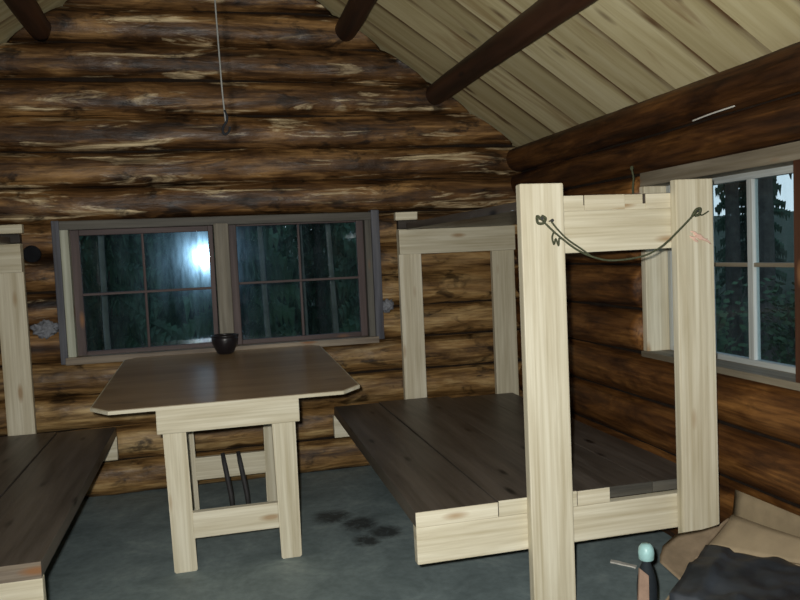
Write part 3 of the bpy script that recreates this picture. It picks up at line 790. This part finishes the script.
kinds = [spruce_meshes(1, 6.5, .72, .25), spruce_meshes(2, 8., .80, .45), spruce_meshes(3, 9., .85, 2.6), spruce_meshes(4, 5., .66, .2)]
def tree(x, y, k, rot, s, lab, group):
    r = bpy.data.objects.new('spruce_tree', None); COL.objects.link(r); r.location = (x, y, ground_z(x, y) - .02); r.rotation_euler = (0, 0, rot); r.scale = (s, s, s)
    tag(r, lab, 'tree', group)
    for me in kinds[k]:
        c = bpy.data.objects.new(me.name, me); COL.objects.link(c); c.parent = r
rnd = random.Random(11)
taken = []
BUSH = ((35.6, 6.3), (41.5, 6.9), (47.8, 6.2), (29.0, 6.4))
for deg, d in BUSH: taken.append((d * sin(radians(deg)), d * cos(radians(deg)), .5))
def grow(n, pick, lab, group):
    c = 0
    for _ in range(4000):
        if c >= n: break
        x, y = pick(); k = rnd.randrange(4); s = rnd.uniform(.9, 1.1); R = (.72, .80, .85, .66)[k] * s * .95
        if any((x - a) ** 2 + (y - b) ** 2 < (1.27 * (R + q)) ** 2 for a, b, q in taken): continue
        taken.append((x, y, R)); tree(x, y, k, rnd.uniform(0, 6), s, lab, group); c += 1
def pick_back():
    y = rnd.uniform(6.6, 24); t = rnd.uniform(-.34, .36); return t * y, y
def pick_side():
    a = radians(rnd.uniform(28, 60)); d = rnd.uniform(6.2, 14)
    while abs(math.degrees(a) - 39.0) < 2.1 + math.degrees(.85 / d): a = radians(rnd.uniform(28, 60)); d = rnd.uniform(6.2, 14)
    return d * sin(a), d * cos(a)
for deg, d, k in ((38.5, 19., 1), (43.8, 17., 0), (34.4, 17., 0)):
    a = radians(deg); x, y = d * sin(a), d * cos(a); taken.append((x, y, .8))
    tree(x, y, k, deg, 1.0, 'dark spruce outside the side window', 'spruces beyond the side window')
for px_d in ((39.5, 8.3), (37.5, 10.1)):
    a = radians(px_d[0]); x, y = px_d[1] * sin(a), px_d[1] * cos(a)
    taken.append((x, y, .85)); tree(x, y, 2, 1.3 + px_d[0], 1.0, 'dark spruce outside the side window', 'spruces beyond the side window')
grow(55, pick_back, 'dark spruce in the forest seen through the back window', 'spruces behind the back window')
grow(20, pick_side, 'dark spruce outside the side window', 'spruces beyond the side window')

def bush_mesh(seed, R, H):
    rr = random.Random(seed); bm = bmesh.new(); bw = bmesh.new()
    for b in range(16):
        a = rr.uniform(0, 6.28); L = R * rr.uniform(.4, 1.); hh = H * rr.uniform(.6, 1.)
        pts = spline([(0, 0, -.1), (cos(a) * L * .3, sin(a) * L * .3, hh * .5), (cos(a) * L, sin(a) * L, hh)], 5)
        tube_into(bw, pts, [.010 - .0007 * i for i in range(len(pts))], 5)
        for p in pts[2:]:
            for q in range(9):
                c = p + V((rr.gauss(0, .08), rr.gauss(0, .08), rr.gauss(0, .07))); d = V((rr.gauss(0, 1), rr.gauss(0, 1), rr.gauss(0, .5))).normalized(); e = d.orthogonal().normalized()
                l = rr.uniform(.04, .08)
                bm.faces.new([bm.verts.new(c), bm.verts.new(c + d * l * .5 + e * l * .3), bm.verts.new(c + d * l), bm.verts.new(c + d * l * .5 - e * l * .3)])
    out = []
    for nm, b_, mt in (('stems', bw, BARK), ('foliage', bm, LEAF)):
        me = bpy.data.meshes.new(nm); b_.normal_update(); b_.to_mesh(me); b_.free(); me.materials.append(mt); out.append(me)
    return out
bushes = [bush_mesh(3, .32, 1.25), bush_mesh(8, .36, 1.4)]
for i, (deg, d) in enumerate(BUSH):
    a = radians(deg); b = bpy.data.objects.new('bush', None); COL.objects.link(b); b.location = (d * sin(a), d * cos(a), -.25); b.rotation_euler = (0, 0, i * 1.7)
    tag(b, 'leafy bush low outside the side window', 'bush', 'bushes below the side window')
    for me in bushes[i % 2]:
        c = bpy.data.objects.new(me.name, me); COL.objects.link(c); c.parent = b
TRUNK = plain('pale_bark', (.17, .17, .15), .9, .1, .3, 9)
for i, (x, y) in enumerate(((.66, 5.85), (.93, 6.0), (.42, 5.95), (-.72, 5.9))):
    bm = bmesh.new(); tube_into(bm, [(x + .03 * sin(i + k * .8), y, -.45 + k * .7) for k in range(8)], [.026 - .002 * k for k in range(8)], 10)
    o = link('bare_tree', bm, TRUNK, None, True); place(o, (x, y, -.25)); tag(o, 'slender bare pale tree trunk standing close behind the back window', 'tree', 'bare trunks behind the back window')

# ------------------------------------------------------------------ sky, flash, camera
w = bpy.data.worlds.new('dusk_sky'); scene.world = w; w.use_nodes = True; nt = w.node_tree; nt.nodes.clear()
wo = N(nt, 'ShaderNodeOutputWorld'); bg = N(nt, 'ShaderNodeBackground'); nt.links.new(bg.outputs[0], wo.inputs[0])
tc = N(nt, 'ShaderNodeTexCoord'); sp = N(nt, 'ShaderNodeSeparateXYZ'); nt.links.new(tc.outputs['Generated'], sp.inputs[0])
cr = ramp(nt, sp.outputs[2], [(0., (.78, .86, .92)), (.25, (.60, .72, .86)), (1., (.30, .42, .62))])
nt.links.new(cr, bg.inputs[0]); bg.inputs[1].default_value = 1.2

yaw, pit, rol = radians(13.8657), radians(-3.535), radians(-2.5738)
f = V((sin(yaw) * cos(pit), cos(yaw) * cos(pit), sin(pit))); r0 = V((cos(yaw), -sin(yaw), 0)); u0 = r0.cross(f)
r = r0 * cos(rol) + u0 * sin(rol); u = -r0 * sin(rol) + u0 * cos(rol)
cam = bpy.data.cameras.new('camera'); co = bpy.data.objects.new('camera', cam); COL.objects.link(co)
Mx = Matrix((r, u, -f)).transposed().to_4x4(); Mx.translation = V((0, 0, 1.4)); co.matrix_world = Mx
cam.sensor_width = 36; cam.lens = 765.65 / 800 * 36; cam.clip_start = .02
scene.camera = co
fl = bpy.data.lights.new('camera_flash', 'SPOT'); fo = bpy.data.objects.new('camera_flash', fl); COL.objects.link(fo)
fl.energy = 365; fl.spot_size = radians(105); fl.spot_blend = .9; fl.shadow_soft_size = .022; fl.color = (1, .985, .93)
M2 = Mx.copy(); M2.translation = V((0, 0, 1.4)) - r * .055 + u * .05; fo.matrix_world = M2

vs = scene.view_settings; vs.view_transform = 'Standard'; vs.look = 'None'; vs.gamma = 1; vs.use_curve_mapping = False; vs.exposure = 0
